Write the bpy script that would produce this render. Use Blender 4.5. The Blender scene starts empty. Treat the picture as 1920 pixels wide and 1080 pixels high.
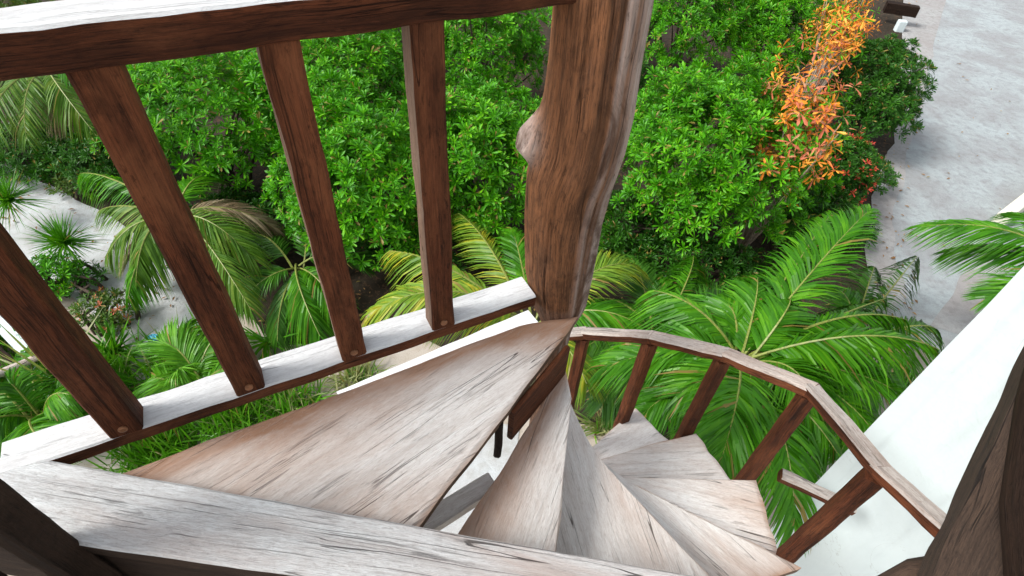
import bpy, math, random
import numpy as np
from mathutils import Vector as V, Matrix, noise

rnd = random.Random(7)
rng = np.random.default_rng(7)
sc = bpy.context.scene
COL = sc.collection
R = math.radians

# ------------------------------------------------------------------ camera
F, CX, CY = 1060.0, 960.0, 540.0            # focal length and centre, in pixels of the 1920 wide photograph
down = V((885 - CX, 1573 - CY, F)).normalized()
cz = -down
cyv = V((0, 0, 1)) - cz * cz.z
cyv.normalize()
cxv = cyv.cross(cz)
if cxv.x < 0:
    cxv = -cxv

def ray(px, py):
    c = V((px - CX, py - CY, F))
    return V((cxv.dot(c), cyv.dot(c), cz.dot(c)))

def at(px, py, z):
    """world point at height z (eye = 0) seen in that direction"""
    r = ray(px, py)
    return r * (z / r.z)

def zon(px, py, base):
    r = ray(px, py)
    return r.z * math.hypot(base[0], base[1]) / math.hypot(r.x, r.y)

cam = bpy.data.cameras.new('camera')
cam.sensor_width = 36.0
cam.lens = F / 1920 * 36.0
cam.clip_start = 0.02
cam.clip_end = 500
camo = bpy.data.objects.new('camera', cam)
COL.objects.link(camo)
ax = V((cxv.x, cyv.x, cz.x))
ay = -V((cxv.y, cyv.y, cz.y))
az = -V((cxv.z, cyv.z, cz.z))
camo.matrix_world = Matrix(((ax.x, ay.x, az.x, 0), (ax.y, ay.y, az.y, 0), (ax.z, ay.z, az.z, 0), (0, 0, 0, 1)))
sc.camera = camo

# ------------------------------------------------------------------ light
SUN_EL, SUN_AZ = 48, -108                    # azimuth from +Y towards +X
w = bpy.data.worlds.new('World')
sc.world = w
w.use_nodes = True
nt = w.node_tree
bg = nt.nodes['Background']
sky = nt.nodes.new('ShaderNodeTexSky')
sky.sky_type = 'NISHITA'
sky.sun_disc = False
sky.sun_elevation = R(SUN_EL)
sky.sun_rotation = R(SUN_AZ)
sky.dust_density = 3.0
hs = nt.nodes.new('ShaderNodeHueSaturation')
hs.inputs['Saturation'].default_value = 0.30
nt.links.new(sky.outputs[0], hs.inputs['Color'])
nt.links.new(hs.outputs[0], bg.inputs[0])
bg.inputs[1].default_value = 0.13
sl = bpy.data.lights.new('sun', 'SUN')
sl.energy = 2.0
sl.angle = R(18)
sl.color = (1.0, 0.97, 0.93)
so = bpy.data.objects.new('sun', sl)
COL.objects.link(so)
so.rotation_euler = (R(90 - SUN_EL), 0, R(180 - SUN_AZ))
sc.view_settings.view_transform = 'Standard'
sc.view_settings.look = 'None'
sc.view_settings.gamma = 1.0
sc.view_settings.exposure = 0.86
sc.cycles.max_bounces = 8
sc.cycles.transparent_max_bounces = 8

# ------------------------------------------------------------------ materials
def new_mat(name):
    m = bpy.data.materials.new(name)
    m.use_nodes = True
    t = m.node_tree
    return m, t, t.nodes['Principled BSDF']

def N(t, kind, **kw):
    n = t.nodes.new(kind)
    for k, v in kw.items():
        setattr(n, k, v)
    return n

def math_n(t, op, a, b=None, c=None, clamp=False):
    n = N(t, 'ShaderNodeMath', operation=op, use_clamp=clamp)
    for i, x in enumerate((a, b, c)):
        if x is None:
            continue
        if isinstance(x, (int, float)):
            n.inputs[i].default_value = x
        else:
            t.links.new(x, n.inputs[i])
    return n.outputs[0]

def mix(t, fac, a, b, mode='MIX'):
    n = N(t, 'ShaderNodeMix', data_type='RGBA', blend_type=mode)
    for s, x in ((n.inputs[0], fac), (n.inputs[6], a), (n.inputs[7], b)):
        if isinstance(x, (int, float)):
            s.default_value = x
        elif isinstance(x, tuple):
            s.default_value = (*x, 1)
        else:
            t.links.new(x, s)
    return n.outputs[2]

def noise_n(t, vec, scale=(1, 1, 1), sc_=1.0, detail=3.0, rough=0.55, dist=0.0):
    mp = N(t, 'ShaderNodeMapping')
    mp.inputs['Scale'].default_value = scale
    t.links.new(vec, mp.inputs['Vector'])
    n = N(t, 'ShaderNodeTexNoise')
    n.inputs['Scale'].default_value = sc_
    n.inputs['Detail'].default_value = detail
    n.inputs['Roughness'].default_value = rough
    n.inputs['Distortion'].default_value = dist
    t.links.new(mp.outputs[0], n.inputs['Vector'])
    return n.outputs['Fac']

def ramp(t, fac, lo, hi):
    n = N(t, 'ShaderNodeMapRange')
    n.interpolation_type = 'SMOOTHSTEP'
    n.inputs['From Min'].default_value = lo
    n.inputs['From Max'].default_value = hi
    t.links.new(fac, n.inputs['Value'])
    return n.outputs[0]

def wood(name, base, dark, stain, stain_amt=0.5, crack=1.0, rough=0.75, bump=0.5, streak=1.0, spec=0.3, long=1.0, small=1.0, blotch=0.0):
    """weathered timber: grain runs along x of the 'grain' attribute (metres)"""
    m, t, p = new_mat(name)
    a = N(t, 'ShaderNodeAttribute', attribute_name='grain').outputs['Vector']
    sa = N(t, 'ShaderNodeAttribute', attribute_name='stain').outputs['Fac']
    broad = noise_n(t, a, (1.0, 22, 22), 1.0, 4, 0.6, 0.35)
    fine = noise_n(t, a, (5.0 * long, 80, 80), 1.0, 6, 0.75, 0.3)
    hair = noise_n(t, a, (32 * long, 330, 330), 1.0, 4, 0.75, 0.2)
    mott = noise_n(t, a, (45 * long, 70, 70), 1.0, 7, 0.75, 0.3)
    big = noise_n(t, a, (1.8, 4.5, 4.5), 1.0, 6, 0.65, 0.8)
    pits = noise_n(t, a, (30, 70, 70), 1.0, 4, 0.65)
    line = 0.0
    for (s1, s2, th, ms, mo, am) in ((0.5, 13, 0.005, 1.6, 0.48, 1.0), (0.8, 30, 0.010, 2.6, 0.54, 0.9 * small), (1.6, 70, 0.02, 4.0, 0.56, 0.6 * small)):
        ck = noise_n(t, a, (s1, s2, s2), 1.0, 2.5, 0.5, 0.25)
        ckm = noise_n(t, a, (ms, ms * 4, ms * 4), 1.0, 2, 0.5)
        d = math_n(t, 'ABSOLUTE', math_n(t, 'SUBTRACT', ck, 0.5))
        l = math_n(t, 'SUBTRACT', 1.0, ramp(t, d, th * 0.3, th))
        line = math_n(t, 'MAXIMUM', line, math_n(t, 'MULTIPLY', math_n(t, 'MULTIPLY', l, am), ramp(t, ckm, mo, mo + 0.08)))
    line = math_n(t, 'MULTIPLY', line, crack, clamp=True)
    c = mix(t, math_n(t, 'MULTIPLY', ramp(t, broad, 0.40, 0.72), 0.55 * streak, clamp=True), base, dark)
    c = mix(t, math_n(t, 'MULTIPLY', ramp(t, fine, 0.46, 0.74), 0.65 * streak, clamp=True), c, dark)
    c = mix(t, math_n(t, 'MULTIPLY', ramp(t, hair, 0.44, 0.66), 0.6 * streak, clamp=True), c, dark)
    st = math_n(t, 'ADD', math_n(t, 'MULTIPLY', ramp(t, big, 0.45, 0.75), stain_amt),
                math_n(t, 'MULTIPLY', sa, math_n(t, 'ADD', 0.30, math_n(t, 'MULTIPLY', math_n(t, 'ADD', fine, big), 0.62))), clamp=True)
    c = mix(t, math_n(t, 'MULTIPLY', st, math_n(t, 'SUBTRACT', 1.0, math_n(t, 'MULTIPLY', ramp(t, fine, 0.5, 0.8), 0.45))), c, stain)
    c = mix(t, math_n(t, 'MULTIPLY', ramp(t, pits, 0.60, 0.75), 0.35 * streak, clamp=True), c, dark)
    c = mix(t, math_n(t, 'MULTIPLY', ramp(t, mott, 0.42, 0.28), 0.30), c, tuple(min(0.9, x * 1.9 + 0.02) for x in base))
    c = mix(t, math_n(t, 'MULTIPLY', ramp(t, mott, 0.53, 0.68), 0.55 * streak, clamp=True), c, dark)
    c = mix(t, math_n(t, 'MULTIPLY', line, 0.85), c, (dark[0] * 0.15, dark[1] * 0.13, dark[2] * 0.12))
    if blotch:
        bl = noise_n(t, a, (3.0, 9, 9), 1.0, 6, 0.7, 0.6)
        c = mix(t, math_n(t, 'MULTIPLY', ramp(t, bl, 0.47, 0.66), blotch), c, mix(t, 0.22, dark, base))
    oi = N(t, 'ShaderNodeObjectInfo')
    tone = N(t, 'ShaderNodeMapRange')
    tone.inputs['To Min'].default_value = 0.86
    tone.inputs['To Max'].default_value = 1.08
    t.links.new(oi.outputs['Random'], tone.inputs['Value'])
    hv = N(t, 'ShaderNodeHueSaturation')
    t.links.new(tone.outputs[0], hv.inputs['Value'])
    t.links.new(c, hv.inputs['Color'])
    c = hv.outputs[0]
    t.links.new(c, p.inputs['Base Color'])
    p.inputs['Roughness'].default_value = rough
    p.inputs['Specular IOR Level'].default_value = spec
    h = math_n(t, 'ADD', math_n(t, 'MULTIPLY', fine, -1.0), math_n(t, 'MULTIPLY', hair, -0.6))
    h = math_n(t, 'SUBTRACT', h, math_n(t, 'MULTIPLY', mott, 0.6))
    h = math_n(t, 'SUBTRACT', h, math_n(t, 'MULTIPLY', line, 1.2))
    h = math_n(t, 'SUBTRACT', h, math_n(t, 'MULTIPLY', broad, 0.8))
    b = N(t, 'ShaderNodeBump')
    b.inputs['Strength'].default_value = bump
    b.inputs['Distance'].default_value = 0.006
    t.links.new(h, b.inputs['Height'])
    t.links.new(b.outputs[0], p.inputs['Normal'])
    return m

M = {}
M['dark'] = wood('stained_shaded_wood', (0.15, 0.046, 0.019), (0.006, 0.003, 0.002), (0.28, 0.105, 0.045), 0.55, 0.8, 0.7, 1.0, 1.2, 0.12, 0.4, 0.8, 0.6)  # stained dark brown; shade on the near faces is put into this colour too
M['darker'] = wood('near_black_wood', (0.026, 0.014, 0.009), (0.005, 0.003, 0.002), (0.065, 0.04, 0.026), 0.4, 0.8, 0.75, 0.9, 1.0, 0.12)
M['side'] = wood('faded_lit_side', (0.26, 0.16, 0.105), (0.09, 0.045, 0.03), (0.36, 0.27, 0.21), 0.6, 0.8, 0.75, 0.7)  # baluster left faces: bleaching and the light on that side put into colour
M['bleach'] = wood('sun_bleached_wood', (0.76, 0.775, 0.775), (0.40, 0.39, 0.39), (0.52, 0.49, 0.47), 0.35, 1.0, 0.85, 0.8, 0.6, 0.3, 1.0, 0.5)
M['plank'] = wood('grey_weathered_plank', (0.66, 0.685, 0.685), (0.26, 0.23, 0.22), (0.40, 0.31, 0.27), 0.55, 1.0, 0.85, 1.0, 0.75, 0.3, 1.0, 0.8, 0.15)
M['tread'] = wood('worn_tread_wood', (0.87, 0.855, 0.825), (0.43, 0.345, 0.295), (0.42, 0.235, 0.145), 0.36, 1.0, 0.8, 1.0, 0.62, 0.3, 0.9, 0.7, 0.16)
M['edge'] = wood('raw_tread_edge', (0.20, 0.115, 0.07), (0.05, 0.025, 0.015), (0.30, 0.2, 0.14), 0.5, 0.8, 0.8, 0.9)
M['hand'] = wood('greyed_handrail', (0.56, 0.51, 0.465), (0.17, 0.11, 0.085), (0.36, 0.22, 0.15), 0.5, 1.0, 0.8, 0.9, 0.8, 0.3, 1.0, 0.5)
M['trunk'] = wood('post_heartwood', (0.25, 0.108, 0.048), (0.020, 0.012, 0.008), (0.52, 0.44, 0.40), 0.08, 1.0, 0.85, 1.0, 1.05, 0.15, 0.45, 0.9, 0.85)
M['log'] = wood('rough_dark_log', (0.07, 0.043, 0.029), (0.012, 0.008, 0.006), (0.13, 0.085, 0.06), 0.45, 1.0, 0.8, 0.9)
M['bark'] = wood('shrub_bark', (0.10, 0.075, 0.055), (0.04, 0.028, 0.02), (0.14, 0.11, 0.09), 0.4, 0.6, 0.9, 0.6)

def leaf_mat(name, c1, c2, c3, rough=0.42, trans=0.25, spec=0.28):
    """c1..c3: colours that vary from leaf to leaf"""
    m, t, p = new_mat(name)
    g = N(t, 'ShaderNodeNewGeometry')
    r = N(t, 'ShaderNodeValToRGB')
    e = r.color_ramp.elements
    e[0].color = (*c1, 1)
    e[1].color = (*c3, 1)
    k = r.color_ramp.elements.new(0.55)
    k.color = (*c2, 1)
    oc = N(t, 'ShaderNodeTexCoord').outputs['Object']
    cl = noise_n(t, oc, (1, 1, 1), 3.2, 3, 0.6)
    v_ = math_n(t, 'ADD', math_n(t, 'MULTIPLY', g.outputs['Random Per Island'], 0.62), math_n(t, 'MULTIPLY', ramp(t, cl, 0.3, 0.7), 0.38))
    t.links.new(v_, r.inputs[0])
    old = math_n(t, 'GREATER_THAN', g.outputs['Random Per Island'], 0.965)
    lc = mix(t, old, r.outputs[0], (0.26, 0.20, 0.05))
    t.links.new(lc, p.inputs['Base Color'])
    p.inputs['Roughness'].default_value = rough
    p.inputs['Specular IOR Level'].default_value = spec
    tr = N(t, 'ShaderNodeBsdfTranslucent')
    tc = mix(t, 1.0, lc, (1.25, 1.3, 0.5), 'MULTIPLY')
    t.links.new(tc, tr.inputs[0])
    ms = N(t, 'ShaderNodeMixShader')
    ms.inputs[0].default_value = trans
    t.links.new(p.outputs[0], ms.inputs[1])
    t.links.new(tr.outputs[0], ms.inputs[2])
    t.links.new(ms.outputs[0], t.nodes['Material Output'].inputs['Surface'])
    return m

M['leaf'] = leaf_mat('shrub_leaf', (0.022, 0.12, 0.003), (0.072, 0.32, 0.004), (0.21, 0.54, 0.010))
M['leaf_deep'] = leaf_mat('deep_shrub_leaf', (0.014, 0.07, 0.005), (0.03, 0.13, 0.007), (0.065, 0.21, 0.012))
M['leaf_olive'] = leaf_mat('olive_leaf', (0.05, 0.10, 0.015), (0.075, 0.16, 0.02), (0.14, 0.16, 0.03))
M['palm'] = leaf_mat('palm_leaf', (0.022, 0.115, 0.003), (0.058, 0.23, 0.006), (0.14, 0.38, 0.012), 0.38, 0.35)
M['palm_yellow'] = leaf_mat('yellowing_palm_leaf', (0.09, 0.22, 0.02), (0.2, 0.32, 0.03), (0.5, 0.42, 0.03), 0.4, 0.35)
M['palm_olive'] = leaf_mat('olive_palm_leaf', (0.045, 0.12, 0.008), (0.085, 0.2, 0.014), (0.2, 0.28, 0.035), 0.45, 0.3)
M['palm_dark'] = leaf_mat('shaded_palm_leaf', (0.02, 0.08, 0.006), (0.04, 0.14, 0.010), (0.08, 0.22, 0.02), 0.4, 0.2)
M['palm_dry'] = leaf_mat('dry_palm_leaf', (0.17, 0.11, 0.06), (0.26, 0.2, 0.12), (0.36, 0.3, 0.2), 0.7, 0.15, 0.2)
M['grass'] = leaf_mat('grass_blade', (0.045, 0.17, 0.006), (0.09, 0.29, 0.010), (0.19, 0.42, 0.03), 0.4, 0.3)
M['grass_pale'] = leaf_mat('pale_grass_blade', (0.12, 0.2, 0.05), (0.3, 0.32, 0.14), (0.5, 0.48, 0.26), 0.5, 0.3)
M['orange'] = leaf_mat('orange_leaf', (0.72, 0.16, 0.04), (0.86, 0.33, 0.03), (0.90, 0.55, 0.10), 0.5, 0.3, 0.3)
M['rust'] = leaf_mat('rusty_leaf', (0.35, 0.08, 0.04), (0.55, 0.16, 0.08), (0.5, 0.3, 0.16), 0.6, 0.2, 0.3)
M['litter'] = leaf_mat('fallen_leaf', (0.14, 0.07, 0.03), (0.3, 0.17, 0.07), (0.45, 0.3, 0.1), 0.7, 0.05, 0.2)
M['red'] = leaf_mat('red_flower', (0.55, 0.03, 0.03), (0.7, 0.08, 0.05), (0.75, 0.2, 0.12), 0.5, 0.2, 0.3)

def ground_mat(name, c1, c2, c3, scale=1.0, bump=0.4, litter=0.0):
    m, t, p = new_mat(name)
    o = N(t, 'ShaderNodeTexCoord').outputs['Object']
    a = noise_n(t, o, (1, 1, 1), 0.7 * scale, 5, 0.6, 0.5)
    b = noise_n(t, o, (1, 1, 1), 6 * scale, 6, 0.65)
    g = noise_n(t, o, (1, 1, 1), 90 * scale, 3, 0.7)
    c = mix(t, ramp(t, a, 0.35, 0.65), c1, c2)
    c = mix(t, math_n(t, 'MULTIPLY', ramp(t, b, 0.42, 0.72), 0.6), c, c3)
    c = mix(t, math_n(t, 'MULTIPLY', ramp(t, g, 0.48, 0.7), 0.45), c, tuple(x * 0.6 for x in c3))
    if litter:
        l = noise_n(t, o, (1, 1, 1), 17, 4, 0.6, 1.0)
        c = mix(t, math_n(t, 'MULTIPLY', ramp(t, l, 0.55, 0.62), litter), c, (0.17, 0.09, 0.045))
    t.links.new(c, p.inputs['Base Color'])
    p.inputs['Roughness'].default_value = 0.9
    p.inputs['Specular IOR Level'].default_value = 0.15
    bm_ = N(t, 'ShaderNodeBump')
    bm_.inputs['Strength'].default_value = bump
    bm_.inputs['Distance'].default_value = 0.02
    t.links.new(math_n(t, 'ADD', b, math_n(t, 'MULTIPLY', g, 0.3)), bm_.inputs['Height'])
    t.links.new(bm_.outputs[0], p.inputs['Normal'])
    return m

M['soil'] = ground_mat('shaded_garden_soil', (0.03, 0.024, 0.016), (0.05, 0.04, 0.028), (0.02, 0.014, 0.010), 1.5, 0.8, 0.35)  # dark soil; shrub shade on the ground is put into its colour too
M['sand'] = ground_mat('sand', (0.42, 0.36, 0.3), (0.5, 0.46, 0.42), (0.36, 0.29, 0.22), 1.0, 0.5)
M['path'] = ground_mat('packed_pale_path', (0.39, 0.44, 0.45), (0.31, 0.325, 0.33), (0.24, 0.235, 0.235), 1.3, 1.4)
M['margin'] = ground_mat('brownish_sand', (0.33, 0.315, 0.305), (0.37, 0.375, 0.37), (0.23, 0.215, 0.205), 1.6, 1.1)
M['white_path'] = ground_mat('white_sand_path', (0.53, 0.56, 0.575), (0.46, 0.465, 0.465), (0.36, 0.34, 0.32), 1.4, 0.9)

def plaster(name, c1, c2):
    m, t, p = new_mat(name)
    o = N(t, 'ShaderNodeTexCoord').outputs['Object']
    a = noise_n(t, o, (1, 1, 0.5), 2.2, 5, 0.6, 0.5)
    b = noise_n(t, o, (1, 1, 1), 24, 5, 0.6)
    s = noise_n(t, o, (1, 1, 1), 7, 3, 0.6)
    c = mix(t, ramp(t, a, 0.4, 0.75), c1, c2)
    c = mix(t, math_n(t, 'MULTIPLY', ramp(t, s, 0.72, 0.78), 0.5), c, (0.4, 0.4, 0.38))
    dr = noise_n(t, o, (9, 9, 0.6), 1.0, 4, 0.6, 0.2)
    c = mix(t, math_n(t, 'MULTIPLY', ramp(t, dr, 0.52, 0.75), 0.35), c, tuple(x * 0.72 for x in c2))
    hc = noise_n(t, o, (1, 1, 1), 1.7, 6, 0.6, 0.9)
    hm = noise_n(t, o, (1, 1, 1), 1.1, 2, 0.5)
    hl = math_n(t, 'SUBTRACT', 1.0, ramp(t, math_n(t, 'ABSOLUTE', math_n(t, 'SUBTRACT', hc, 0.5)), 0.0008, 0.003))
    c = mix(t, math_n(t, 'MULTIPLY', math_n(t, 'MULTIPLY', hl, ramp(t, hm, 0.5, 0.6)), 0.5), c, (0.3, 0.31, 0.3))
    t.links.new(c, p.inputs['Base Color'])
    p.inputs['Roughness'].default_value = 0.85
    p.inputs['Specular IOR Level'].default_value = 0.2
    bm_ = N(t, 'ShaderNodeBump')
    bm_.inputs['Strength'].default_value = 0.35
    bm_.inputs['Distance'].default_value = 0.01
    t.links.new(math_n(t, 'ADD', b, math_n(t, 'MULTIPLY', a, 2.0)), bm_.inputs['Height'])
    t.links.new(bm_.outputs[0], p.inputs['Normal'])
    return m

M['plaster'] = plaster('white_lime_plaster', (0.57, 0.645, 0.655), (0.51, 0.585, 0.60))
M['cream'] = plaster('cream_plaster', (0.72, 0.70, 0.58), (0.62, 0.6, 0.5))

def plain(name, c, rough=0.5, metal=0.0):
    m, t, p = new_mat(name)
    o = N(t, 'ShaderNodeTexCoord').outputs['Object']
    n = noise_n(t, o, (1, 1, 1), 60, 3)
    t.links.new(mix(t, ramp(t, n, 0.4, 0.7), c, tuple(x * 0.55 for x in c)), p.inputs['Base Color'])
    p.inputs['Roughness'].default_value = rough
    p.inputs['Metallic'].default_value = metal
    return m
M['bolt'] = plain('rusty_bolt', (0.30, 0.14, 0.07), 0.45, 0.5)
M['blue'] = plain('blue_plastic', (0.08, 0.42, 0.6), 0.4)

# ------------------------------------------------------------------ builders
class MB:
    def __init__(s):
        s.v, s.f, s.m, s.g, s.st = [], [], [], [], []
    def vert(s, p, g=(0, 0, 0), st=0.0):
        s.v.append((p[0], p[1], p[2])); s.g.append(tuple(g)); s.st.append(st)
        return len(s.v) - 1
    def face(s, ids, m=0):
        s.f.append(tuple(ids)); s.m.append(m)
    def raw(s, verts, faces, m=0):
        o = len(s.v)
        s.v += [tuple(x) for x in verts]
        s.g += [(0, 0, 0)] * len(verts); s.st += [0.0] * len(verts)
        s.f += [tuple(i + o for i in f) for f in faces]; s.m += [m] * len(faces)
    def build(s, name, mats, parent=None, smooth=False, origin=None):
        me = bpy.data.meshes.new(name)
        if parent is not None:
            root = parent
            while root.parent: root = root.parent
            o = root.location
        elif origin is not None:
            o = V(origin)
        else:
            a = np.array(s.v); o = V(((a[:, 0].min() + a[:, 0].max()) / 2, (a[:, 1].min() + a[:, 1].max()) / 2, a[:, 2].min()))
        me.from_pydata([(x - o[0], y - o[1], z - o[2]) for x, y, z in s.v], [], s.f)
        for mm in (mats if isinstance(mats, (list, tuple)) else [mats]):
            me.materials.append(M[mm])
        me.polygons.foreach_set('material_index', s.m)
        at_ = me.attributes.new('grain', 'FLOAT_VECTOR', 'POINT')
        at_.data.foreach_set('vector', np.array(s.g, np.float32).ravel())
        a2 = me.attributes.new('stain', 'FLOAT', 'POINT')
        a2.data.foreach_set('value', np.array(s.st, np.float32))
        if smooth:
            me.polygons.foreach_set('use_smooth', [True] * len(s.f))
        me.update()
        ob = bpy.data.objects.new(name, me)
        COL.objects.link(ob)
        if parent is not None:
            ob.parent = parent
        else:
            ob.location = o
        return ob

def thing(name, label, cat, loc, group=None):
    o = bpy.data.objects.new(name, None)
    o.empty_display_size = 0.1
    COL.objects.link(o)
    o.location = loc
    o['label'] = label; o['category'] = cat
    if group: o['group'] = group
    return o

def tag(o, label, cat, group=None):
    o['label'] = label; o['category'] = cat
    if group: o['group'] = group
    return o

def beam(mb, p0, p1, wd, ht, up=V((0, 0, 1)), seg=0.06, ch=0.006, wob=0.003, top=1, body=0, side_ref=None, taper=1.0, left=None, stf=None):
    """squared timber; p0,p1 = centre line; wd across, ht along 'up'"""
    p0, p1 = V(p0), V(p1)
    d = (p1 - p0); L = d.length; d.normalize()
    if side_ref is not None:
        s = V(side_ref); s = (s - d * s.dot(d)).normalized()
        u = s.cross(d)
    else:
        s = d.cross(up).normalized(); u = s.cross(d)
    if u.dot(up) < 0: u = -u; s = -s
    n = max(2, int(L / seg) + 1)
    off = (rnd.uniform(0, 50), rnd.uniform(0, 50), rnd.uniform(0, 50))
    a, b = wd / 2, ht / 2
    ring = [(-a + ch, b), (a - ch, b), (a, b - ch), (a, -b + ch), (a - ch, -b), (-a + ch, -b), (-a, -b + ch), (-a, b - ch)]
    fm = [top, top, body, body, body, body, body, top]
    if left is not None: fm[6] = left
    prev = None; first = None
    for i in range(n + 1):
        t = i / n
        c = p0 + d * (L * t)
        k = 1 + (taper - 1) * t
        ids = []
        for (x, y) in ring:
            q = c + s * x * k + u * y * k
            nz = noise.noise_vector(V((q.x * 9 + off[0], q.y * 9, q.z * 9))) * wob
            ids.append(mb.vert(q + nz, (L * t + off[0], x + off[1], y + off[2]), stf(t) if stf else 0.0))
        if prev:
            for j in range(8):
                k2 = (j + 1) % 8
                mb.face((prev[j], prev[k2], ids[k2], ids[j]), fm[j])
        else:
            first = ids
        prev = ids
    # end caps get end-grain from their own vertices
    for ids, flip in ((first, False), (prev, True)):
        cap = []
        for i_ in ids:
            x, y, z = mb.v[i_]; g = mb.g[i_]
            cap.append(mb.vert((x, y, z), (g[1] * 3, g[2] * 3, g[0])))
        mb.face(cap if not flip else cap[::-1], body)

def tube(mb, pts, rad, seg=10, wob=0.0, m=0, gl=None):
    pts = [V(p) for p in pts]
    off = (rnd.uniform(0, 50), rnd.uniform(0, 50), rnd.uniform(0, 50))
    prev = None; s0 = 0
    ref = V((0.31, 0.2, 0.93)) if abs((pts[1] - pts[0]).normalized().z) < 0.9 else V((1, 0.1, 0))
    for i, p in enumerate(pts):
        d = (pts[min(i + 1, len(pts) - 1)] - pts[max(i - 1, 0)]).normalized()
        s = d.cross(ref).normalized(); u = s.cross(d)
        r = rad[i] if isinstance(rad, (list, tuple)) else rad
        if i: s0 += (p - pts[i - 1]).length
        ids = []
        for j in range(seg):
            a = 2 * math.pi * j / seg
            q = p + (s * math.cos(a) + u * math.sin(a)) * r
            if wob: q += noise.noise_vector(q * 7 + V(off)) * wob
            ids.append(mb.vert(q, (s0 + off[0], math.cos(a) * r + off[1], math.sin(a) * r + off[2])))
        if prev:
            for j in range(seg):
                k = (j + 1) % seg
                mb.face((prev[j], prev[k], ids[k], ids[j]), m)
        else:
            mb.face(ids, m)
        prev = ids
    mb.face(prev[::-1], m)

# ------------------------------------------------------------------ key heights (eye = 0)
TZ = -1.60           # top of the big wedge tread
RISE = 0.205
GZ = -4.8            # ground
RAILZ = TZ + 0.10    # top of the low rails

# ------------------------------------------------------------------ guard railing on the left
guard = thing('guard_railing', 'dark timber guard railing with four square balusters running left from the log post', 'railing', at(560, 700, TZ - 0.02))
f0, f1 = at(95, 860, RAILZ), at(1000, 557, RAILZ)        # front top edge of the low rail
rd = (f1 - f0).normalized()
rn = V((-rd.y, rd.x, 0))                                  # away from the camera
LW, LH = 0.115, 0.055
q0, q1 = f0 - rd * 0.12, f1 + rd * 0.01
mb = MB()
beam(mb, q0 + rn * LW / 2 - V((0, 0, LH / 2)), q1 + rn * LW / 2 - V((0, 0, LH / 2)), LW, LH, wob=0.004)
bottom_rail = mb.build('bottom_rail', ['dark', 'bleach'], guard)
bal_base = [(238, 806), (472, 737), (665, 667), (831, 611)]
bal_w = [0.085, 0.085, 0.08, 0.08]
TOPZ = None
fp = at(525, 80, -0.5)
# top rail: its lower front edge passes over the baluster fronts
ztops = []
for (bx, by), (tx, ty) in zip(bal_base[1:], [(195, 125), (525, 78), (803, 42)]):
    ztops.append(zon(tx, ty, at(bx, by, RAILZ)))
TOPZ = sum(ztops) / 3                                     # underside of top rail
TH, TW = 0.082, 0.115
for (bx, by), bw in zip(bal_base, bal_w):
    b = at(bx, by, RAILZ) 
    # centre of the foot, front face flush with the rail front
    t = (b - f0).dot(rd)
    c = f0 + rd * t + rn * (bw / 2 - 0.004)
    mb = MB()
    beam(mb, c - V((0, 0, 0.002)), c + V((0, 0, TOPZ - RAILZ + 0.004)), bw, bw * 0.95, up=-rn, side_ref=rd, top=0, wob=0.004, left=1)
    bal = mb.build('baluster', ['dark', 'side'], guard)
    mb = MB()
    hc = c - rn * (bw / 2 * 0.95 + 0.001) + V((0.0, 0, 0.028))
    tube(mb, [hc + rn * 0.01, hc - rn * 0.004, hc - rn * 0.006], [0.012, 0.012, 0.007], 12)
    mb.build('bolt', ['bolt'], bal)
tf = f0 + rn * -0.004
mb = MB()
c0 = f0 - rd * 0.7 + rn * (TW / 2 - 0.012); c1 = f1 + rd * 0.10 + rn * (TW / 2 - 0.012)
z = TOPZ + TH / 2
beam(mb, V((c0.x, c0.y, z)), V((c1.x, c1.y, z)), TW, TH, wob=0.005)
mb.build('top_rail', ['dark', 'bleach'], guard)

# ------------------------------------------------------------------ near plank rail with its posts (landing edge)
pl = thing('landing_rail', 'wide pale weathered plank rail crossing the foreground, with dark posts at its left end', 'rail', at(700, 1020, TZ))
e0, e1 = at(0, 845, RAILZ), at(1326, 1080, RAILZ)
pd = (e1 - e0).normalized(); pn = V((pd.y, -pd.x, 0))
if pn.y > 0: pn = -pn
n0 = at(155, 1015, RAILZ); n1 = at(640, 1075, RAILZ)
w0 = (n0 - e0).dot(pn); w1 = (n1 - e0).dot(pn)
mb = MB()
PH = 0.075
# slightly tapering plank built as a beam
a0 = e0 + pd * 0.02; a1 = e1 + pd * 0.35
wA = w0 + 0.02; slope = (w1 - w0) / ((n1 - n0).dot(pd))
wB = max(0.12, wA + slope * (a1 - a0).length)
beam(mb, a0 + pn * wA / 2 - V((0, 0, PH / 2)), a1 + pn * wB / 2 - V((0, 0, PH / 2)), wA, PH, taper=wB / wA, wob=0.003, ch=0.008, stf=lambda t: max(0, t - .3) * .9)
mb.build('plank', ['darker', 'plank'], pl)  # near face dark: its shade is put into the wood colour
mb = MB()
f_a = a0 - pd * 0.5 + pn * (wA - 0.018); f_b = a1 + pn * (wB - 0.018)
beam(mb, f_a - V((0, 0, PH + 0.002 + 0.22)), f_b - V((0, 0, PH + 0.002 + 0.22)), 0.03, 0.44, wob=0.004, top=0)
mb.build('fascia_board', ['darker'], pl)
for (ppx, ppy, sz) in ((150, 1012, 0.075), (10, 1075, 0.085)):
    q = at(ppx, ppy, RAILZ)
    c = q + pn * sz / 2 - pd * sz / 2
    mb = MB()
    beam(mb, V((c.x, c.y, -2.6)), V((c.x, c.y, 0.4)), sz, sz, up=-pn, side_ref=pd, top=0, wob=0.005)
    mb.build('post', ['darker'], pl)

# ------------------------------------------------------------------ spiral staircase
PC = at(1047, 590, TZ) + V((-0.01, 0.09, 0)); PC.z = 0
stair = thing('spiral_staircase', 'rustic wooden spiral staircase winding down around a thick log post', 'staircase', (PC.x, PC.y, GZ))

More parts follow.
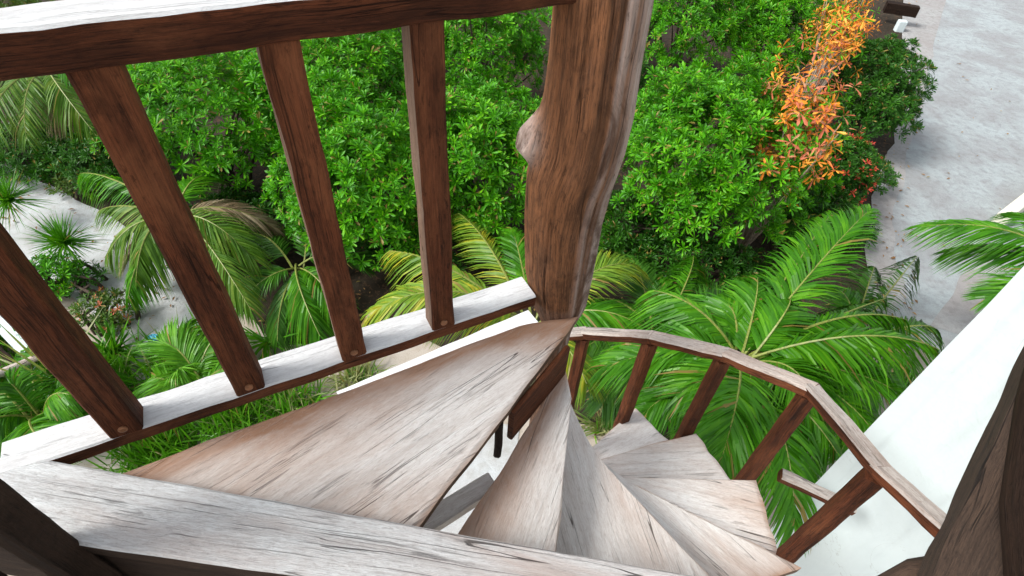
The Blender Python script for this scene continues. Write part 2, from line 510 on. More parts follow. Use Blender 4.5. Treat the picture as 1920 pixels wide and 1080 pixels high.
# newel post: gnarled trunk; (row, left edge, right edge) read off the photograph
PROF = [(-60, 1040, 1238), (0, 1037, 1228), (100, 1030, 1208), (200, 1018, 1192), (270, 1006, 1174), (330, 987, 1152), (400, 983, 1131), (500, 985, 1112), (590, 1001, 1094)]
def cam_depth(p):
    return -(camo.matrix_world.inverted() @ V(p)).z
def proj(p):
    q = camo.matrix_world.inverted() @ V(p)
    return CX + F * q.x / -q.z, CY - F * q.y / -q.z
bpy.context.view_layer.update()
PTAB = []
for (py_, l_, r_) in PROF:
    zq = zon((l_ + r_) / 2, py_, PC)
    p_ = V((PC.x, PC.y, zq)); dpt = cam_depth(p_)
    PTAB.append((zq, ((l_ + r_) / 2 - proj(p_)[0]) * dpt / F, (r_ - l_) / 2 * dpt / F))
PTAB.sort()
print('post', [tuple(round(x, 3) for x in t) for t in PTAB])
def ptab(z):
    if z <= PTAB[0][0]: return PTAB[0][1:]
    for a_, b_ in zip(PTAB, PTAB[1:]):
        if z <= b_[0]:
            t = (z - a_[0]) / (b_[0] - a_[0])
            return a_[1] + (b_[1] - a_[1]) * t, a_[2] + (b_[2] - a_[2]) * t
    return PTAB[-1][1:]
CHK = [(rnd.uniform(0, 6.28), rnd.uniform(-1.5, 0.3), rnd.uniform(0.15, 0.5), rnd.uniform(-.5, .5)) for _ in range(26)]
mb = MB()
ns, nz_ = 200, 220
z0, z1 = GZ - 0.1, 0.55
off = V((3.1, 7.7, 1.3))
camdir = V((-PC.x, -PC.y, 0)).normalized()
rt = V((-camdir.y, camdir.x, 0))
if rt.x < 0: rt = -rt                      # to the right as seen from the eye
KZ = zon(985, 272, PC)
rows = []
for i in range(nz_ + 1):
    zz = z0 + (z1 - z0) * i / nz_
    sh, r0 = ptab(zz)
    r0 *= 0.97
    tp = max(0.0, min(1.0, (TZ + 0.02 - zz) / 0.22)); tp = tp * tp * (3 - 2 * tp)
    r0 *= 1 - 0.42 * tp
    cx_ = PC.x + rt.x * sh; cy_ = PC.y + rt.y * sh
    ids = []
    for j in range(ns):
        a = 2 * math.pi * j / ns
        dv = V((math.cos(a), math.sin(a), 0))
        q = V((math.cos(a) * 1.0, math.sin(a) * 1.0, zz * 0.8)) + off
        r = r0 + 0.008 * noise.noise(q * 1.3)
        flute = noise.noise(V((math.cos(a) * 3.2, math.sin(a) * 3.2, zz * 0.55)) + off)
        r += 0.006 * flute + 0.004 * noise.noise(V((math.cos(a) * 8, math.sin(a) * 8, zz * 1.3))) + 0.003 * noise.noise(V((math.cos(a) * 22, math.sin(a) * 22, zz * 3)))
        for (ca, c0_, cl_, tw) in CHK:          # drying checks
            da = (a - ca - tw * (zz - c0_) + math.pi) % (2 * math.pi) - math.pi
            if abs(da) < 0.12 and abs(zz - c0_) < cl_:
                r -= 0.009 * math.exp(-(da / 0.028) ** 2) * (1 - (abs(zz - c0_) / cl_) ** 2)
        # knot: a stub of a cut limb on the left
        side = dv.dot(-rt); fr = dv.dot(camdir)
        dz = zz - (KZ - 0.0)
        kn = math.exp(-((math.acos(max(-1, min(1, side))) / 0.40) ** 2)) * math.exp(-((dz / (0.032 if dz < 0 else 0.085)) ** 2)) * (1 + 0.5 * noise.noise(V((math.cos(a) * 9, math.sin(a) * 9, zz * 24))))
        r += 0.072 * min(kn, 0.85)
        ring_ = math.exp(-((dz + 0.04) / 0.05) ** 2)
        r += 0.006 * ring_ * max(0, fr)
        # bleached sapwood on the right edge and on the knot
        sr = dv.dot(rt)
        st = max(0, min(1, (sr - 0.46 + 0.45 * flute + 0.25 * noise.noise(V((math.cos(a) * 14, math.sin(a) * 14, zz * 1.1)))) * 1.3)) if zz > TZ - 0.5 else 0
        st = max(st, min(1, 1.6 * kn))
        if zz < TZ + 0.02: st = max(0.15, st)
        ids.append(mb.vert(V((cx_, cy_, zz)) + dv * r, (zz + 0.05 * kn, math.cos(a) * 0.1 + 0.05 * kn * math.copysign(1, dz), math.sin(a) * 0.1 + 0.04 * kn), st))
    rows.append(ids)
for i in range(nz_):
    for j in range(ns):
        k = (j + 1) % ns
        mb.face((rows[i][j], rows[i][k], rows[i + 1][k], rows[i + 1][j]))
mb.face(rows[-1]); mb.face(rows[0][::-1])
mb.build('log_post', ['trunk'], stair, smooth=True)

def tread(il, ol, orr, ir, zt, th=0.055, stainf=None, seed=0, name='tread'):
    """wedge: inner-left, outer-left, outer-right, inner-right in plan"""
    mb = MB()
    nu, nv = 44, 36
    off = V((seed * 5.3, seed * 2.1, seed * 1.7))
    il, ol, orr, ir = [V((p[0], p[1], 0)) for p in (il, ol, orr, ir)]
    axis = ((ol + orr) - (il + ir)).normalized(); perp = V((-axis.y, axis.x, 0))
    top, bot = [], []
    for j in range(nv + 1):
        v = j / nv
        rt_, rb = [], []
        for i in range(nu + 1):
            u = i / nu
            p = il.lerp(ol, v).lerp(ir.lerp(orr, v), u)
            e = min(u, 1 - u) * ((ol - orr).length * v + 0.1)
            ev = min(v, 1 - v)
            if i in (0, nu):
                p += perp * 0.009 * noise.noise(p * 6 + off)
            if j == nv:
                p += axis * 0.012 * noise.noise(p * 14 + off)
            dz = 0.004 * noise.noise(p * 4 + off) + 0.0018 * noise.noise(V((p.dot(axis) * 4, p.dot(perp) * 40, seed)))
            edge = i in (0, nu) or j in (0, nv)
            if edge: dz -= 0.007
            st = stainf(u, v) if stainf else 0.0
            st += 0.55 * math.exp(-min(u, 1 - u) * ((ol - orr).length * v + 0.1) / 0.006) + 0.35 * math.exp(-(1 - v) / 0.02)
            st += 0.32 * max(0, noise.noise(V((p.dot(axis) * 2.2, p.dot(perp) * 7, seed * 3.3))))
            g = (p.dot(axis) + seed * 3.7, p.dot(perp) + seed * 1.3, seed * 2.0)
            rt_.append(mb.vert((p.x, p.y, zt + dz), g, max(0, min(1, st))))
            rb.append(mb.vert((p.x, p.y, zt - th + 0.004 * noise.noise(p * 9)), (g[0], g[1], g[2] + 0.05)))
        top.append(rt_); bot.append(rb)
    for j in range(nv):
        for i in range(nu):
            mb.face((top[j][i], top[j][i + 1], top[j + 1][i + 1], top[j + 1][i]), 0)
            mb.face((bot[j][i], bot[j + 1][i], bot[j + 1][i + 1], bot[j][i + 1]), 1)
    def wall_(seq):
        # side: own verts so that the shading is crisp
        a = []
        for (t_, b_) in seq:
            g = mb.g[t_]
            a.append((mb.vert(mb.v[t_], (g[0], g[1], g[2])), mb.vert(mb.v[b_], (g[0], g[1], g[2] + 0.055))))
        for k in range(len(a) - 1):
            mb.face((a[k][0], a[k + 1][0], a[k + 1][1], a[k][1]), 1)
    wall_([(top[j][0], bot[j][0]) for j in range(nv + 1)][::-1])
    wall_([(top[j][nu], bot[j][nu]) for j in range(nv + 1)])
    wall_([(top[nv][i], bot[nv][i]) for i in range(nu + 1)][::-1])
    wall_([(top[0][i], bot[0][i]) for i in range(nu + 1)])
    import bmesh
    ob = mb.build(name, ['tread', 'edge'], stair)
    bm = bmesh.new(); bm.from_mesh(ob.data); bmesh.ops.recalc_face_normals(bm, faces=bm.faces); bm.to_mesh(ob.data); bm.free()
    return ob

def ext(a, b, k):
    a, b = V(a), V(b)
    return a + (b - a) * k

def P2(x, y, k): return at(x, y, TZ - k * RISE)
# A: the big wedge
A = [P2(988, 606, 0), P2(240, 880, 0), P2(788, 982, 0), P2(1086, 590, 0)]
tread(A[0], ext(A[0], A[1], 1.05), ext(A[3], A[2], 1.16), A[3], TZ, 0.036,
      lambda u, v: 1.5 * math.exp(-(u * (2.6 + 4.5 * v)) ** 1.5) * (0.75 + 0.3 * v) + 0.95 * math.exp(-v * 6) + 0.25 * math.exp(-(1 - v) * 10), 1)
# B
Bt = [P2(1060, 688, 1), P2(866, 995, 1), P2(1046, 1025, 1), P2(1072, 745, 1)]
tread(Bt[0], ext(Bt[0], Bt[1], 1.25), ext(Bt[3], Bt[2], 1.2), Bt[3], TZ - RISE, 0.05,
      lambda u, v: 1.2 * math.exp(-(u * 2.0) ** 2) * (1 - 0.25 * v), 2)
c_in = PC.copy()
def polar(r, deg, k): return V((PC.x + r * math.cos(R(deg)), PC.y + r * math.sin(R(deg)), TZ - k * RISE))
C_ = [P2(1062, 735, 2), P2(1046, 1022, 2), P2(1345, 1092, 2), P2(1112, 850, 2)]
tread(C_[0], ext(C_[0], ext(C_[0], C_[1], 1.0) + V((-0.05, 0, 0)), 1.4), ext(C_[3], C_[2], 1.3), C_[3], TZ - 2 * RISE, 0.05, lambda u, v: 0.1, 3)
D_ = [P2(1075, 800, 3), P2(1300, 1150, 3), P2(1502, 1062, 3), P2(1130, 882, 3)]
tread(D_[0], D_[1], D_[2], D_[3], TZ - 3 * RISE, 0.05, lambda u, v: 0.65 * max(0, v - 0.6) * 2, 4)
E_ = [P2(1090, 860, 4), P2(1462, 1045, 4), P2(1418, 898, 4), P2(1135, 896, 4)]
tread(E_[0], E_[1], E_[2], E_[3], TZ - 4 * RISE, 0.05, lambda u, v: 0.5 * max(0, v - 0.65) * 2, 5)
F_ = [P2(1100, 900, 5), P2(1395, 930, 5), P2(1306, 810, 5), P2(1105, 866, 5)]
tread(F_[0], F_[1], F_[2], F_[3], TZ - 5 * RISE, 0.05, lambda u, v: 0.05, 6)
G_ = [P2(1095, 900, 6), P2(1290, 862, 6), P2(1192, 764, 6), P2(1085, 860, 6)]
tread(G_[0], G_[1], G_[2], G_[3], TZ - 6 * RISE, 0.05, lambda u, v: 0.05, 7)

# outer balusters and handrail
bb = [((1068, 752), (1092, 628), 7), ((1168, 785), (1228, 640), 6), ((1278, 822), (1352, 668), 5.5), ((1398, 897), (1520, 738), 4.6), ((1470, 1045), (1642, 885), 4.0)]
tops = []
for (bx, by), (tx, ty), k in bb:
    b = at(bx, by, TZ - k * RISE)
    zt = zon(tx, ty, b)
    tops.append(V((b.x, b.y, zt)))
    print('outer baluster', [round(x, 2) for x in b], 'top', round(zt, 2), 'len', round(zt - b.z, 2))
    out = V((b.x - PC.x, b.y - PC.y, 0)).normalized()
    mb = MB()
    beam(mb, V((b.x, b.y, b.z - 0.12)), V((b.x, b.y, zt - 0.01)), 0.062, 0.06, up=out, side_ref=V((-out.y, out.x, 0)), top=0, wob=0.004)
    mb.build('baluster', ['dark'], stair)
hp = [at(1052, 632, tops[0].z - 0.02)] + tops
endq = at(1765, 1000, tops[-1].z + 0.11)
hp = hp + [endq]
hp = [V(p) + V((0, 0, 0.02)) for p in hp]
for a, b in zip(hp[:-1], hp[1:]):
    d = (b - a).normalized()
    mb = MB()
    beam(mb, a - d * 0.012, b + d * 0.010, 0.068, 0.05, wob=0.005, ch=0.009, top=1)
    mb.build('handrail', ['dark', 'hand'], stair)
print('hand end', endq)

# supports in the gap under the big wedge, and a board added as its shade
mb = MB()
r0_, r1_ = at(1055, 700, TZ - RISE), at(955, 822, TZ - RISE)
zc = TZ - 0.5 * (RISE + 0.036)
beam(mb, V((r0_.x, r0_.y, zc)), V((r1_.x, r1_.y, zc)), 0.022, RISE - 0.036 + 0.01, wob=0.003, top=0)
mb.build('gap_shade_board', ['dark'], stair)  # added board: its dark colour stands for the shade in the gap
mb = MB()
p = at(934, 842, TZ - RISE)
beam(mb, V((p.x, p.y, TZ - RISE - 0.04)), V((p.x, p.y, TZ - 0.03)), 0.026, 0.026, up=camdir, top=0)
mb.build('bracket', ['darker'], stair)
mb = MB()
beam(mb, at(925, 905, TZ - 1.35 * RISE), at(770, 1000, TZ - 1.45 * RISE), 0.07, 0.05, wob=0.004, top=0)
mb.build('tread_bearer', ['tread'], stair)
# ------------------------------------------------------------------ lower timber rail seen in the slot left of the post
mb = MB()
l0, l1 = at(640, 757, -2.7), at(1000, 600, -2.7)
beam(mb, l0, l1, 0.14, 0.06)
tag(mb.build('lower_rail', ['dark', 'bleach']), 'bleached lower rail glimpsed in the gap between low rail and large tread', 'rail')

# ------------------------------------------------------------------ dark log leaning at the right edge
lg = thing('leaning_timber', 'thick dark squared timber leaning at the right edge where the handrail ends', 'timber', at(1800, 1100, -2.0))
mb = MB()
LA, LB = at(1795, 1160, -1.55), at(2040, 640, -1.02)
beam(mb, ext(LA, LB, -0.35), ext(LA, LB, 1.2), 0.19, 0.19, ch=0.035, wob=0.006, seg=0.03, top=0, up=V((-0.5, -0.6, 0.6)))
mb.build('stem', ['log'], lg)
mb = MB()
tube(mb, [at(1775, 1075, -1.62), at(1720, 1078, -1.7), at(1640, 1120, -1.8)], [0.05, 0.047, 0.043], 14, 0.008)
mb.build('branch_stub', ['log'], lg, smooth=True)
mb = MB()
tube(mb, [at(1960, 1160, -1.3), at(1945, 960, -1.2), at(1960, 760, -1.1), at(2000, 620, -1.0)], [0.06, 0.065, 0.06, 0.06], 16, 0.01)
tag(mb.build('dark_post', ['darker'], smooth=True), 'almost black rough timber right behind the leaning timber, at the frame edge', 'post')

# ------------------------------------------------------------------ short rail end poking out in front of the white wall
mb = MB()
a = at(1462, 890, -2.55); b = at(1600, 955, -2.6)
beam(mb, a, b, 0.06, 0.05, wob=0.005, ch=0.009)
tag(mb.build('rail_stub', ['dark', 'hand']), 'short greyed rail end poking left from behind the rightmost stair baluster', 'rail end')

# ------------------------------------------------------------------ white wall on the right
azr = ray(1640, 790); azl = math.hypot(azr.x, azr.y)
WC = V((azr.x, azr.y, 0)) / azl * 2.35
wdir = V((0.42, -1, 0)).normalized(); wnr = V((-wdir.y, wdir.x, 0))
if wnr.x < 0: wnr = -wnr
mb = MB()
WL, WT, WH0, WH1 = 3.4, 0.28, GZ - 0.1, 0.9
nL, nH = 24, 44
def wp(u, h, side):
    p = WC + wdir * (u * WL) + wnr * (WT * side)
    z = WH0 + (WH1 - WH0) * h
    n_ = noise.noise(V((p.x * 1.6, p.y * 1.6, z * 1.6)))
    e = noise.noise(V((5.0, 1.0, z * 2.3)))
    q = p + wnr * 0.012 * n_ * (1 - side) + wdir * 0.012 * e * (1 if u == 0 else 0)
    return (q.x, q.y, z)
gr = {}
for side in (0, 1):
    for i in range(nL + 1):
        for j in range(nH + 1):
            gr[(side, i, j)] = mb.vert(wp(i / nL, j / nH, side))
for i in range(nL):
    for j in range(nH):
        mb.face((gr[(0, i, j)], gr[(0, i + 1, j)], gr[(0, i + 1, j + 1)], gr[(0, i, j + 1)]))
        mb.face((gr[(1, i, j)], gr[(1, i, j + 1)], gr[(1, i + 1, j + 1)], gr[(1, i + 1, j)]))
for j in range(nH):
    mb.face((gr[(0, 0, j)], gr[(0, 0, j + 1)], gr[(1, 0, j + 1)], gr[(1, 0, j)]))
    mb.face((gr[(0, nL, j)], gr[(1, nL, j)], gr[(1, nL, j + 1)], gr[(0, nL, j + 1)]))
for i in range(nL):
    mb.face((gr[(0, i, nH)], gr[(0, i + 1, nH)], gr[(1, i + 1, nH)], gr[(1, i, nH)]))
tag(mb.build('house_wall', ['plaster']), 'bright white plastered house wall rising behind the curved handrail', 'wall')

def block(name, mats, pts, z0_, z1_, label, cat, sub=6):
    """solid with a plan outline"""
    mb = MB()
    n = len(pts)
    lo = [mb.vert((p[0], p[1], z0_)) for p in pts]
    hi = [mb.vert((p[0], p[1], z1_)) for p in pts]
    for i in range(n):
        k = (i + 1) % n
        mb.face((lo[i], lo[k], hi[k], hi[i]))
    mb.face(hi); mb.face(lo[::-1])
    ob = mb.build(name, mats)
    md = ob.modifiers.new('bevel', 'BEVEL'); md.width = 0.02; md.segments = 2
    return tag(ob, label, cat)

# low cream wall beyond the house corner, top right
q = [at(1872, 398, GZ + 0.22), at(1960, 330, GZ + 0.22)]
dd = (q[1] - q[0]).normalized(); nn = V((dd.y, -dd.x, 0))
if nn.x < 0: nn = -nn
block('garden_wall', ['cream'], [q[0], q[1] + dd * 1.5, q[1] + dd * 1.5 + nn * 0.16, q[0] + nn * 0.16], GZ - 0.05, GZ + 0.22, 'low cream plastered wall end beyond the house corner at the path edge', 'wall')

# ------------------------------------------------------------------ ground
def sheet(name, pts, z, mat, sub=None):
    mb = MB()
    for p in pts: mb.vert((p[0], p[1], z))
    mb.face(range(len(pts)))
    ob = mb.build(name, [mat], origin=(0, 0, z))
    ob['kind'] = 'structure'
    return ob
sheet('ground', [(-150, -150), (150, -150), (150, 150), (-150, 150)], GZ, 'sand')

def blob(pts, amp=0.12, n=8):
    """outline through points with a wavering edge"""
    out = []
    for i, p in enumerate(pts):
        q = pts[(i + 1) % len(pts)]
        for k in range(n):
            t = k / n
            x = p[0] + (q[0] - p[0]) * t; y = p[1] + (q[1] - p[1]) * t
            nv_ = noise.noise_vector(V((x * 1.7, y * 1.7, 3.3))) * amp
            out.append((x + nv_.x, y + nv_.y))
    return out
g = lambda x, y: at(x, y, GZ)
sheet('soil_bed', blob([g(-300, 150), g(-100, 240), g(130, 370), g(300, 480), g(420, 560), g(520, 640), g(640, 650), g(800, 640), g(1000, 760), g(1150, 800), g(1330, 1000), g(1520, 760), g(1640, 560), g(1640, 340), g(1720, 180), g(1700, -60), g(1700, -330), g(700, -330), g(-500, -200)], 0.15), GZ + 0.004, 'soil')
sheet('gravel_path', blob([g(1650, 640), g(1630, 420), g(1690, 250), g(1720, 90), g(1760, -160), g(2300, -160), g(2300, 600), g(1900, 700)], 0.10), GZ + 0.008, 'path')
sheet('path_margin', blob([g(1640, 640), g(1618, 420), g(1680, 250), g(1690, 90), g(1700, -160), g(1800, -160), g(1752, 90), g(1712, 250), g(1668, 420), g(1700, 560)], 0.10), GZ + 0.012, 'margin')
sheet('sand_clearing', blob([g(780, 880), g(860, 780), g(980, 800), g(960, 960), g(820, 1010)], 0.06), GZ + 0.008, 'white_path')
sheet('sand_patch', blob([g(1745, 610), g(1800, 520), g(1850, 470), g(1900, 500), g(1830, 640)], 0.05), GZ + 0.012, 'margin')
sheet('sand_path', blob([g(-120, 240), g(0, 305), g(130, 365), g(260, 440), g(390, 560), g(460, 690), g(290, 740), g(235, 640), g(130, 560), g(40, 500), g(-150, 420)], 0.08), GZ + 0.008, 'white_path')

# ------------------------------------------------------------------ plants
def rosettes(P, Nrm, L, nleaf=11, width=0.34, tilt=(20, 78), spread=0.5):
    """spoon-shaped leaves set round shoot tips; arrays of tips and their directions -> verts, faces"""
    n = len(P)
    a = np.cross(Nrm, np.array([0.3, 0.5, 0.81])); a /= np.linalg.norm(a, axis=1, keepdims=True) + 1e-9
    b = np.cross(Nrm, a)
    k = nleaf
    ang = (np.arange(k)[None, :] * 2.39996 + rng.uniform(0, 6.28, (n, 1))) + rng.normal(0, 0.2, (n, k))
    fr = (np.arange(k)[None, :] + rng.uniform(0, 1, (n, k))) / k
    tl = np.radians(tilt[0] + (tilt[1] - tilt[0]) * fr + rng.normal(0, 7, (n, k)))
    ln = L * (0.6 + 0.5 * fr) * rng.uniform(0.8, 1.15, (n, k)) * rng.uniform(0.55, 1.3, (n, 1))
    rad = a[:, None, :] * np.cos(ang)[..., None] + b[:, None, :] * np.sin(ang)[..., None]
    ax_ = np.broadcast_to(Nrm[:, None, :], rad.shape)
    d = rad * np.sin(tl)[..., None] + ax_ * np.cos(tl)[..., None]
    up = ax_ * np.sin(tl)[..., None] - rad * np.cos(tl)[..., None]
    s = np.cross(d, up)
    roll = rng.normal(0, 0.3, (n, k))[..., None]
    s = s * np.cos(roll) + up * np.sin(roll)
    base = P[:, None, :] + ax_ * (-0.03 * L / 0.1) * fr[..., None]
    W = ln * width
    def pt(t, wv, lift):
        return base + d * (ln * t)[..., None] + s * (W * wv)[..., None] + up * (ln * lift)[..., None]
    vs = np.stack([pt(0.0, 0, 0), pt(.45, -.3, .03), pt(.45, .3, .03), pt(.8, -.48, -.01), pt(.8, .48, -.01), pt(1.0, 0, -.09), pt(.48, 0, -.02), pt(.8, 0, -.06)], axis=2)
    vs = vs.reshape(-1, 3)
    nl = n * k
    o = (np.arange(nl) * 8)[:, None]
    pat = np.array([0, 6, 1, 0, 2, 6, 3, 7, 5, 7, 4, 5, 1, 6, 7, 3, 6, 2, 4, 7])
    loops = (o + pat[None, :]).ravel()
    st = ((np.arange(nl) * 20)[:, None] + np.array([0, 3, 6, 9, 12, 16])[None, :]).ravel()
    return vs, (loops, st)

def build_np(name, vs, lf, mat, parent):
    loops, st = lf
    me = bpy.data.meshes.new(name)
    o = np.array(parent.location)
    me.vertices.add(len(vs)); me.vertices.foreach_set('co', (vs - o).astype(np.float32).ravel())
    me.loops.add(len(loops)); me.loops.foreach_set('vertex_index', loops.astype(np.int32))
    me.polygons.add(len(st)); me.polygons.foreach_set('loop_start', st.astype(np.int32))
    me.materials.append(M[mat])
    me.update(calc_edges=True)
    me.validate()
    ob = bpy.data.objects.new(name, me)
    COL.objects.link(ob); ob.parent = parent
    return ob

def mound_points(c, r, count, shell=0.45, low=-0.35, seed=0, rough=0.28):
    """tips spread through the outer part of an uneven mound"""
    rg = np.random.default_rng(seed)
    d = rg.normal(size=(count * 3, 3)); d /= np.linalg.norm(d, axis=1, keepdims=True)
    d = d[d[:, 2] > low][:count]
    nrm, pts = [], []
    for q in d:
        v = V(q)
        nz = 1 + rough * noise.noise(v * 2.1 + V((seed, 0, 0))) + rough * 0.7 * noise.noise(v * 4.6 + V((0, seed, 0)))
        # open gaps between clumps
        if noise.noise(v * 3.4 + V((0, 0, seed * 1.7))) < -0.22 and rg.random() < 0.75: 
            continue
        t = 1 - shell * rg.random() ** 1.8
        pts.append((c[0] + q[0] * r[0] * nz * t, c[1] + q[1] * r[1] * nz * t, c[2] + q[2] * r[2] * nz * t))
        n_ = V((q[0] * 0.7, q[1] * 0.7, q[2] * 0.7 + 0.55)) + V(rg.normal(0, 0.22, 3))
        nrm.append(tuple(n_.normalized()))
    return np.array(pts), np.array(nrm)

def shrub(name, c, r, count, L, label, mat='leaf', nleaf=16, width=0.23, group='rounded green shrubs of the garden', seed=0, cat='shrub', twigs=14, low=-0.35, extra=None):
    c = V(c)
    root = thing(name, label, cat, (c.x, c.y, GZ), group)
    P, Nn = mound_points(c, r, count, seed=seed, low=low)
    v, f = rosettes(P, Nn, L, nleaf, width)
    build_np('foliage', v, f, mat, root)
    mb = MB()
    rg = random.Random(seed)
    base = V((c.x, c.y, GZ - 0.05))
    for i in range(twigs):
        q = V(P[rg.randrange(len(P))]); 
        b = base + V((rg.uniform(-.2, .2), rg.uniform(-.2, .2), 0))
        m1 = b.lerp(q, 0.5) + V((rg.uniform(-.12, .12), rg.uniform(-.12, .12), 0.12))
        tube(mb, [b, b.lerp(m1, .6) + V((0, 0, .05)), m1, m1.lerp(q, .6), q], [0.028, 0.022, 0.017, 0.012, 0.006], 6)
    mb.build('branches', ['bark'], root)
    if extra:
        mats_, share, L2 = extra
        sel = rng.random(len(P)) < share
        if sel.any():
            v, f = rosettes(P[sel] + Nn[sel] * 0.06, Nn[sel], L2, 8, 0.3)
            build_np('flowering_foliage', v, f, mats_, root)
    return root

SH = [
    # px, py, z, rx, ry, rz, count, mat, label
    (395, 225, -3.75, 0.95, 0.9, 0.85, 520, 'leaf', 'mottled green shrub with dark gaps, behind the second baluster from the left'),
    (640, 190, -3.55, 0.85, 0.8, 0.95, 560, 'leaf', 'dense bright green shrub between the two middle balusters, upper of the two'),
    (690, 350, -3.75, 0.75, 0.7, 0.85, 520, 'leaf', 'bright green shrub just above the yellowing palm, left of the slim pale-edged baluster'),
    (905, 95, -3.6, 0.75, 0.8, 0.95, 420, 'leaf', 'green shrub right under the top rail beside the log post'),
    (915, 310, -3.7, 0.62, 0.62, 0.85, 440, 'leaf', 'leafy green shrub touching the left side of the knotted log post'),
    (1335, 300, -3.65, 0.9, 0.85, 1.0, 760, 'leaf', 'large rounded bright green shrub right of the log post'),
    (1280, 40, -3.6, 0.9, 0.8, 0.9, 460, 'leaf', 'green shrub at the top of the photo, right of the log post'),
    (1460, 60, -3.7, 0.6, 0.7, 0.9, 360, 'leaf', 'green shrub at the top of the photo, just left of the orange foliage'),
    (1625, 175, -4.0, 0.55, 0.8, 0.72, 460, 'leaf_deep', 'dark green rounded shrub overhanging the pale path'),
    (1560, 330, -4.2, 0.42, 0.42, 0.5, 220, 'leaf_deep', 'small deep green shrub with red blooms at the path edge'),
    (1140, 150, -4.0, 0.5, 0.6, 0.6, 160, 'leaf_deep', 'dark shrub half hidden behind the log post'),
    (240, 60, -4.2, 1.2, 0.9, 0.5, 320, 'leaf_olive', 'low olive green shrub in the upper left behind the top rail'),
    (-40, 40, -4.3, 1.2, 0.9, 0.5, 280, 'leaf_olive', 'low olive shrub in the far upper left corner'),
    (560, -20, -4.0, 1.0, 0.9, 0.8, 320, 'leaf', 'green shrub peeping out above the pale top rail'),
    (60, 290, -4.6, 0.9, 0.55, 0.32, 260, 'leaf_deep', 'low dark shrub bordering the white sand path, under the upper left palm'),
    (230, 300, -4.4, 0.5, 0.5, 0.45, 160, 'leaf_deep', 'low dark shrub behind the left thick baluster'),
    (470, 420, -4.5, 0.7, 0.4, 0.3, 150, 'leaf_deep', 'low shaded shrub at the foot of the mottled green shrub'),
    (800, 450, -4.45, 0.7, 0.4, 0.35, 170, 'leaf_deep', 'low shaded shrub behind the yellowing palm, left of the log post'),
    (1500, 420, -4.4, 0.5, 0.4, 0.4, 150, 'leaf_deep', 'low shaded shrub under the orange foliage'),
    (1150, 430, -4.4, 0.5, 0.4, 0.4, 130, 'leaf_deep', 'low shaded shrub just right of the log post'),
    (1130, 20, -3.9, 0.8, 0.8, 0.7, 260, 'leaf', 'green shrub at the top edge hidden in part by the log post'),
    (760, 20, -3.9, 0.8, 0.8, 0.7, 260, 'leaf', 'green shrub directly under the top rail, above the slim baluster'),
    (1300, 500, -4.55, 0.8, 0.35, 0.3, 150, 'leaf_deep', 'low shaded shrub with bare twigs under the large rounded shrub'),
]
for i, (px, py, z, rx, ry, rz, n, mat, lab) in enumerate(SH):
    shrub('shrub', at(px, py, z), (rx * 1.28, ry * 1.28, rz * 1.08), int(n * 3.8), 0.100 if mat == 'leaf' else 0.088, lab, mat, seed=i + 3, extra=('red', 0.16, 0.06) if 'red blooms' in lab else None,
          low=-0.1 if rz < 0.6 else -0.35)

# orange drying shrubs: leaves and bare pale twigs
def dry_shrub(c, r, n, label, seed, rust=0.35):
    c = V(c)
    root = thing('croton_shrub', label, 'shrub', (c.x, c.y, GZ), 'shrubs with orange leaves')
    P, Nn = mound_points(c, r, n, shell=0.9, low=-0.8, seed=seed, rough=0.5)
    rg = np.random.default_rng(seed)
    sel = rg.random(len(P)) < rust
    gs = rg.random(len(P)) < 0.24
    for s_, mt, nm in ((~sel & ~gs, 'orange', 'orange_foliage'), (sel & ~gs, 'rust', 'rusty_foliage'), (gs, 'leaf', 'green_foliage')):
        v, f = rosettes(P[s_], Nn[s_], 0.115, 6, 0.24, (20, 130))
        build_np(nm, v, f, mt, root)
    mb = MB()
    rr = random.Random(seed)
    base = V((c.x, c.y, GZ - 0.05))
    for i in range(26):
        q = V(P[rr.randrange(len(P))]) + V((0, 0, rr.uniform(0, 0.12)))
        m1 = base.lerp(q, 0.55) + V((rr.uniform(-.12, .12), rr.uniform(-.12, .12), 0.1))
        tube(mb, [base, base.lerp(m1, .5), m1, m1.lerp(q, .6), q], [0.02, 0.016, 0.013, 0.009, 0.005], 5)
    mb.build('branches', ['dry_twig'], root)
M['dry_twig'] = plain('pale_dry_twig', (0.42, 0.33, 0.25), 0.8)
dry_shrub(at(1492, 235, -2.95), (0.42, 0.62, 0.72), 640, 'orange leaved shrub with pale bare twigs, lower of the two orange ones', 41, 0.4)
dry_shrub(at(1575, 50, -3.0), (0.34, 0.75, 0.6), 460, 'orange leaved shrub at the top edge, beside the dark green shrub by the path', 42, 0.2)

# palms
def bez(a, b, c, t): return a * (1 - t) ** 2 + b * (2 * t * (1 - t)) + c * t ** 2

